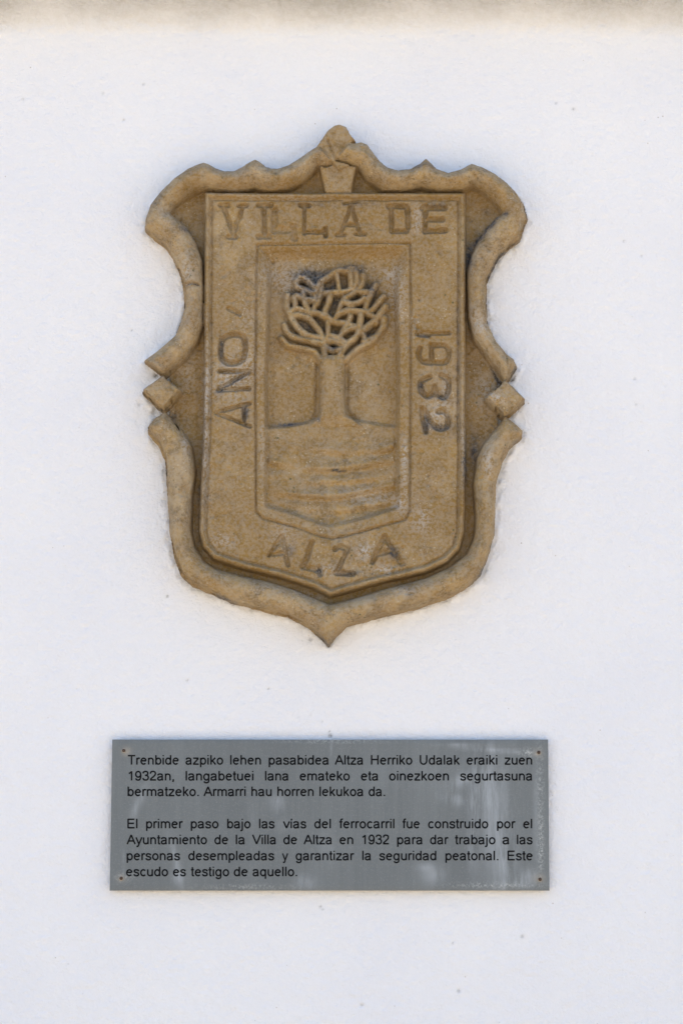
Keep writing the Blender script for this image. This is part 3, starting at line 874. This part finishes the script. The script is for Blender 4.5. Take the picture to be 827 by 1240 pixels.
def disc(cx, cz, r, y0, y1, n=14, dome=0.0):
    v = [(cx + r * math.cos(2 * math.pi * i / n), y0, cz + r * math.sin(2 * math.pi * i / n)) for i in range(n)]
    v += [(cx + r * .8 * math.cos(2 * math.pi * i / n), y1, cz + r * .8 * math.sin(2 * math.pi * i / n)) for i in range(n)]
    v += [(cx, y1 - dome, cz)]
    f = [(i, (i + 1) % n, n + (i + 1) % n, n + i) for i in range(n)] + [(n + i, n + (i + 1) % n, 2 * n) for i in range(n)]
    return v, f


for (sx, sy) in ((150.3, 908.8), (652.0, 911.0), (147.2, 1063.5), (653.5, 1064.8)):
    a_, b_ = at(sx, sy, PL_H)
    v, f = disc(float(a_), float(b_), 0.0031, -PL_H + 0.0002, -PL_H - 0.0005)
    s1 = mesh_obj('screw_collar', v, f, WASHER, plaque, False)
    v, f = disc(float(a_), float(b_), 0.0021, -PL_H - 0.0003, -PL_H - 0.0016, dome=0.0004)
    mesh_obj('screw_head', v, f, SCREW, s1 if False else plaque, True)

# lettering: grotesque glyphs drawn as strokes in units of 1/2048 em
def arc(cx, cy, rx, ry, a0, a1, n=None):
    n = n or max(4, int(abs(a1 - a0) / 15))
    return [(cx + rx * math.cos(math.radians(a0 + (a1 - a0) * i / n)), cy + ry * math.sin(math.radians(a0 + (a1 - a0) * i / n))) for i in range(n + 1)]


def sm(p): return catmull(p, 4)


SX = 88
bowl_l = lambda cx: arc(cx, 531, 383, 455, 0, 360, 26)
GL = {
    'a': (1139, [sm([(150, 760), (240, 930), (400, 985), (600, 985), (790, 925), (850, 770)]) + sm([(852, 740), (855, 300), (880, 110), (935, 0)]),
                 sm([(850, 610), (640, 570), (400, 530), (210, 450), (165, 290), (235, 130), (430, 62), (640, 110), (800, 230), (850, 400)])]),
    'b': (1139, [[(222, 0), (222, 1466)], arc(600, 531, 370, 455, 0, 360, 26)]),
    'c': (1024, [arc(560, 531, 383, 455, 42, 320, 20)]),
    'd': (1139, [[(917, 0), (917, 1466)], arc(540, 531, 370, 455, 0, 360, 26)]),
    'e': (1139, [[(180, 590), (965, 590)], arc(572, 531, 393, 455, 8, 318, 22)]),
    'f': (569, [[(270, 0), (270, 1150)] + sm([(270, 1180), (310, 1340), (440, 1400), (590, 1390)]), [(20, 990), (520, 990)]]),
    'g': (1139, [arc(540, 531, 370, 455, 0, 360, 26), [(912, 1062), (912, 0)] + sm([(912, 0), (860, -220), (700, -335), (520, -350), (320, -310), (185, -140)])]),
    'h': (1139, [[(222, 0), (222, 1466)], [(222, 620)] + arc(568, 640, 346, 345, 180, 0, 12) + [(914, 0)]]),
    'i': (455, [[(227, 0), (227, 1062)], [(227, 1290), (227, 1466)]]),
    'í': (455, [[(227, 0), (227, 1062)], [(190, 1190), (330, 1470)]]),
    'j': (455, [[(222, 1062), (222, -150)] + sm([(222, -180), (170, -310), (40, -345), (-90, -330)]), [(222, 1290), (222, 1466)]]),
    'k': (1024, [[(222, 0), (222, 1466)], [(880, 1062), (270, 440)], [(430, 610), (930, 0)]]),
    'l': (455, [[(222, 0), (222, 1466)]]),
    'm': (1706, [[(222, 0), (222, 1062)], [(222, 640)] + arc(538, 680, 316, 305, 180, 0, 10) + [(854, 0)], [(854, 640)] + arc(1170, 680, 316, 305, 180, 0, 10) + [(1486, 0)]]),
    'n': (1139, [[(222, 0), (222, 1062)], [(222, 600)] + arc(568, 640, 346, 345, 180, 0, 12) + [(914, 0)]]),
    'o': (1139, [arc(570, 531, 393, 455, 0, 360, 26)]),
    'p': (1139, [[(222, -407), (222, 1062)], arc(600, 531, 370, 455, 0, 360, 26)]),
    'q': (1139, [[(917, -407), (917, 1062)], arc(540, 531, 370, 455, 0, 360, 26)]),
    'r': (682, [[(222, 0), (222, 1062)], [(222, 560)] + sm([(222, 600), (280, 850), (420, 985), (560, 985), (680, 930)])]),
    's': (1024, [sm([(860, 740), (780, 920), (520, 985), (270, 930), (195, 770), (290, 640), (520, 560), (760, 480), (855, 310), (770, 130), (520, 68), (250, 130), (150, 320)])]),
    't': (569, [[(270, 1400), (270, 260)] + sm([(270, 230), (310, 100), (420, 70), (540, 85)]), [(30, 990), (520, 990)]]),
    'u': (1139, [[(222, 1062), (222, 430)] + arc(568, 420, 346, 345, 180, 360, 12), [(914, 0), (914, 1062)]]),
    'v': (1024, [[(60, 1062), (510, 20)], [(965, 1062), (510, 20)]]),
    'y': (1024, [[(70, 1062), (520, 30)], [(965, 1062), (530, 30)] + sm([(530, 30), (430, -230), (320, -335), (130, -325)])]),
    'z': (1024, [[(80, 988), (920, 988)], [(900, 950), (130, 110)], [(60, 75), (960, 75)]]),
    '.': (569, [[(280, 0), (280, 195)]]),
    ',': (569, [[(280, 195), (280, 0), (210, -230)]]),
    '1': (1139, [[(660, 0), (660, 1440)], sm([(655, 1400), (560, 1270), (400, 1150), (230, 1070)])]),
    '2': (1139, [sm([(150, 1030), (230, 1280), (430, 1385), (650, 1385), (860, 1280), (930, 1060), (840, 820), (560, 540), (270, 290), (140, 110)]), [(90, 84), (1030, 84)]]),
    '3': (1139, [sm([(140, 1080), (250, 1310), (530, 1390), (790, 1320), (890, 1110), (810, 890), (600, 790), (440, 780)]),
                 sm([(440, 785), (740, 760), (950, 560), (930, 300), (780, 110), (540, 65), (270, 140), (120, 380)])]),
    '9': (1139, [arc(540, 950, 375, 435, 0, 360, 26), sm([(918, 990), (945, 700), (880, 320), (720, 110), (500, 65), (280, 130), (160, 330)])]),
    'A': (1366, [[(65, 0), (680, 1440)], [(1300, 0), (680, 1440)], [(300, 500), (1060, 500)]]),
    'E': (1366, [[(255, 0), (255, 1466)], [(255, 1382), (1230, 1382)], [(255, 760), (1170, 760)], [(255, 84), (1260, 84)]]),
    'H': (1479, [[(255, 0), (255, 1466)], [(1222, 0), (1222, 1466)], [(255, 780), (1222, 780)]]),
    'T': (1251, [[(625, 0), (625, 1466)], [(45, 1382), (1205, 1382)]]),
    'U': (1479, [[(255, 1466), (255, 600)] + arc(738, 560, 483, 490, 180, 360, 14) + [(1221, 1466)]]),
    'V': (1366, [[(60, 1466), (683, 30)], [(1305, 1466), (683, 30)]]),
}
EM = 16.1


def stroke_strip(p, hw):
    """ribbon of constant width with mitred joints"""
    p = np.array([q for i, q in enumerate(p) if i == 0 or (abs(q[0] - p[i - 1][0]) + abs(q[1] - p[i - 1][1])) > 1e-6], float)
    t_ = np.diff(p, axis=0); t_ /= np.linalg.norm(t_, axis=1)[:, None]
    closed = np.linalg.norm(p[0] - p[-1]) < 1
    nrm_ = np.stack([-t_[:, 1], t_[:, 0]], -1)
    a_ = np.vstack([nrm_[-1] if closed else nrm_[0], nrm_]); b_ = np.vstack([nrm_, nrm_[0] if closed else nrm_[-1]])
    m_ = a_ + b_; m_ /= np.maximum(np.linalg.norm(m_, axis=1), 1e-6)[:, None]
    sc = hw / np.clip((m_ * a_).sum(1), 0.5, 1)
    return p + m_ * sc[:, None], p - m_ * sc[:, None]


LINES = [
    (925.9, 'Trenbide:155.2:217 azpiko:224.9:270.6 lehen:278.9:316.3 pasabidea:325.4:398.2 Altza:405.2:439.8 Herriko:449:499.2 Udalak:508:556.6 eraiki:564.6:602 zuen:610.6:644.1'),
    (945.1, '1932an,:156.0:211.2 langabetuei:225:307.2 lana:321:349.6 emateko:362.9:423.6 eta:436.9:458 oinezkoen:471:543.4 segurtasuna:556.8:644.2'),
    (964.0, 'bermatzeko.:154.8:241.2 Armarri:246.6:297.8 hau:304.5:329.2 horren:335.9:380 lekukoa:386.8:440 da.:446.2:466.3'),
    (1003.0, 'El:154.6:167 primer:177.2:222 paso:231.2:265 bajo:275.2:303.7 las:313.8:332.6 vías:342.7:371 del:380.5:400.8 ferrocarril:410.8:477.6 fue:487.2:508.3 construido:518.1:591 por:601.4:624 el:633.1:644.1'),
    (1022.3, 'Ayuntamiento:153.6:251 de:259.8:276.7 la:285.6:296.7 Villa:305.3:334.4 de:343.1:360 Altza:367.6:402 en:411:427.8 1932:438.4:471 para:480.6:511.6 dar:520.4:543 trabajo:550.7:599.7 a:608:616.5 las:625.4:644.5'),
    (1041.7, 'personas:153.7:218.4 desempleadas:228.2:332.2 y:341.6:349.2 garantizar:358:429 la:438.5:449.3 seguridad:459:528.2 peatonal.:539:603.2 Este:614.1:644.8'),
    (1061.0, 'escudo:153:204 es:209.7:225.5 testigo:231.4:277.8 de:283.2:300.4 aquello.:306:360'),
]
for li, (base_y, words) in enumerate(LINES):
    vv, ff = [], []
    depth_i = 0
    for wd in words.split(' '):
        txt, xa, xb = wd.rsplit(':', 2); xa = float(xa); xb = float(xb)
        pen = 0; strokes = []
        for ch in txt:
            adv, st = GL[ch]
            for s in st: strokes.append(([(pen + q[0], q[1]) for q in s], 128 if ch in '.,' else 121))
            pen += adv
        rib = [stroke_strip(s, hw) for s, hw in strokes]
        lo = min(min(a[:, 0].min(), b_[:, 0].min()) for a, b_ in rib); hi = max(max(a[:, 0].max(), b_[:, 0].max()) for a, b_ in rib)
        kx = (xb - xa) / (hi - lo)
        for a, b_ in rib:
            depth_i += 1
            hh = PL_H + 0.00016 + 0.000004 * (depth_i % 7)
            n = len(a); o0 = len(vv)
            for r_ in (a, b_):
                X_, Z_ = at(xa + (r_[:, 0] - lo) * kx, base_y + (li * 0.0) - r_[:, 1] / 2048 * EM, PL_H)
                vv += [(float(X_[i]), -hh, float(Z_[i])) for i in range(n)]
            ff += [(o0 + i, o0 + n + i, o0 + n + i + 1, o0 + i + 1) for i in range(n - 1)]
    mesh_obj('text_line', vv, ff, INK, plaque, False)
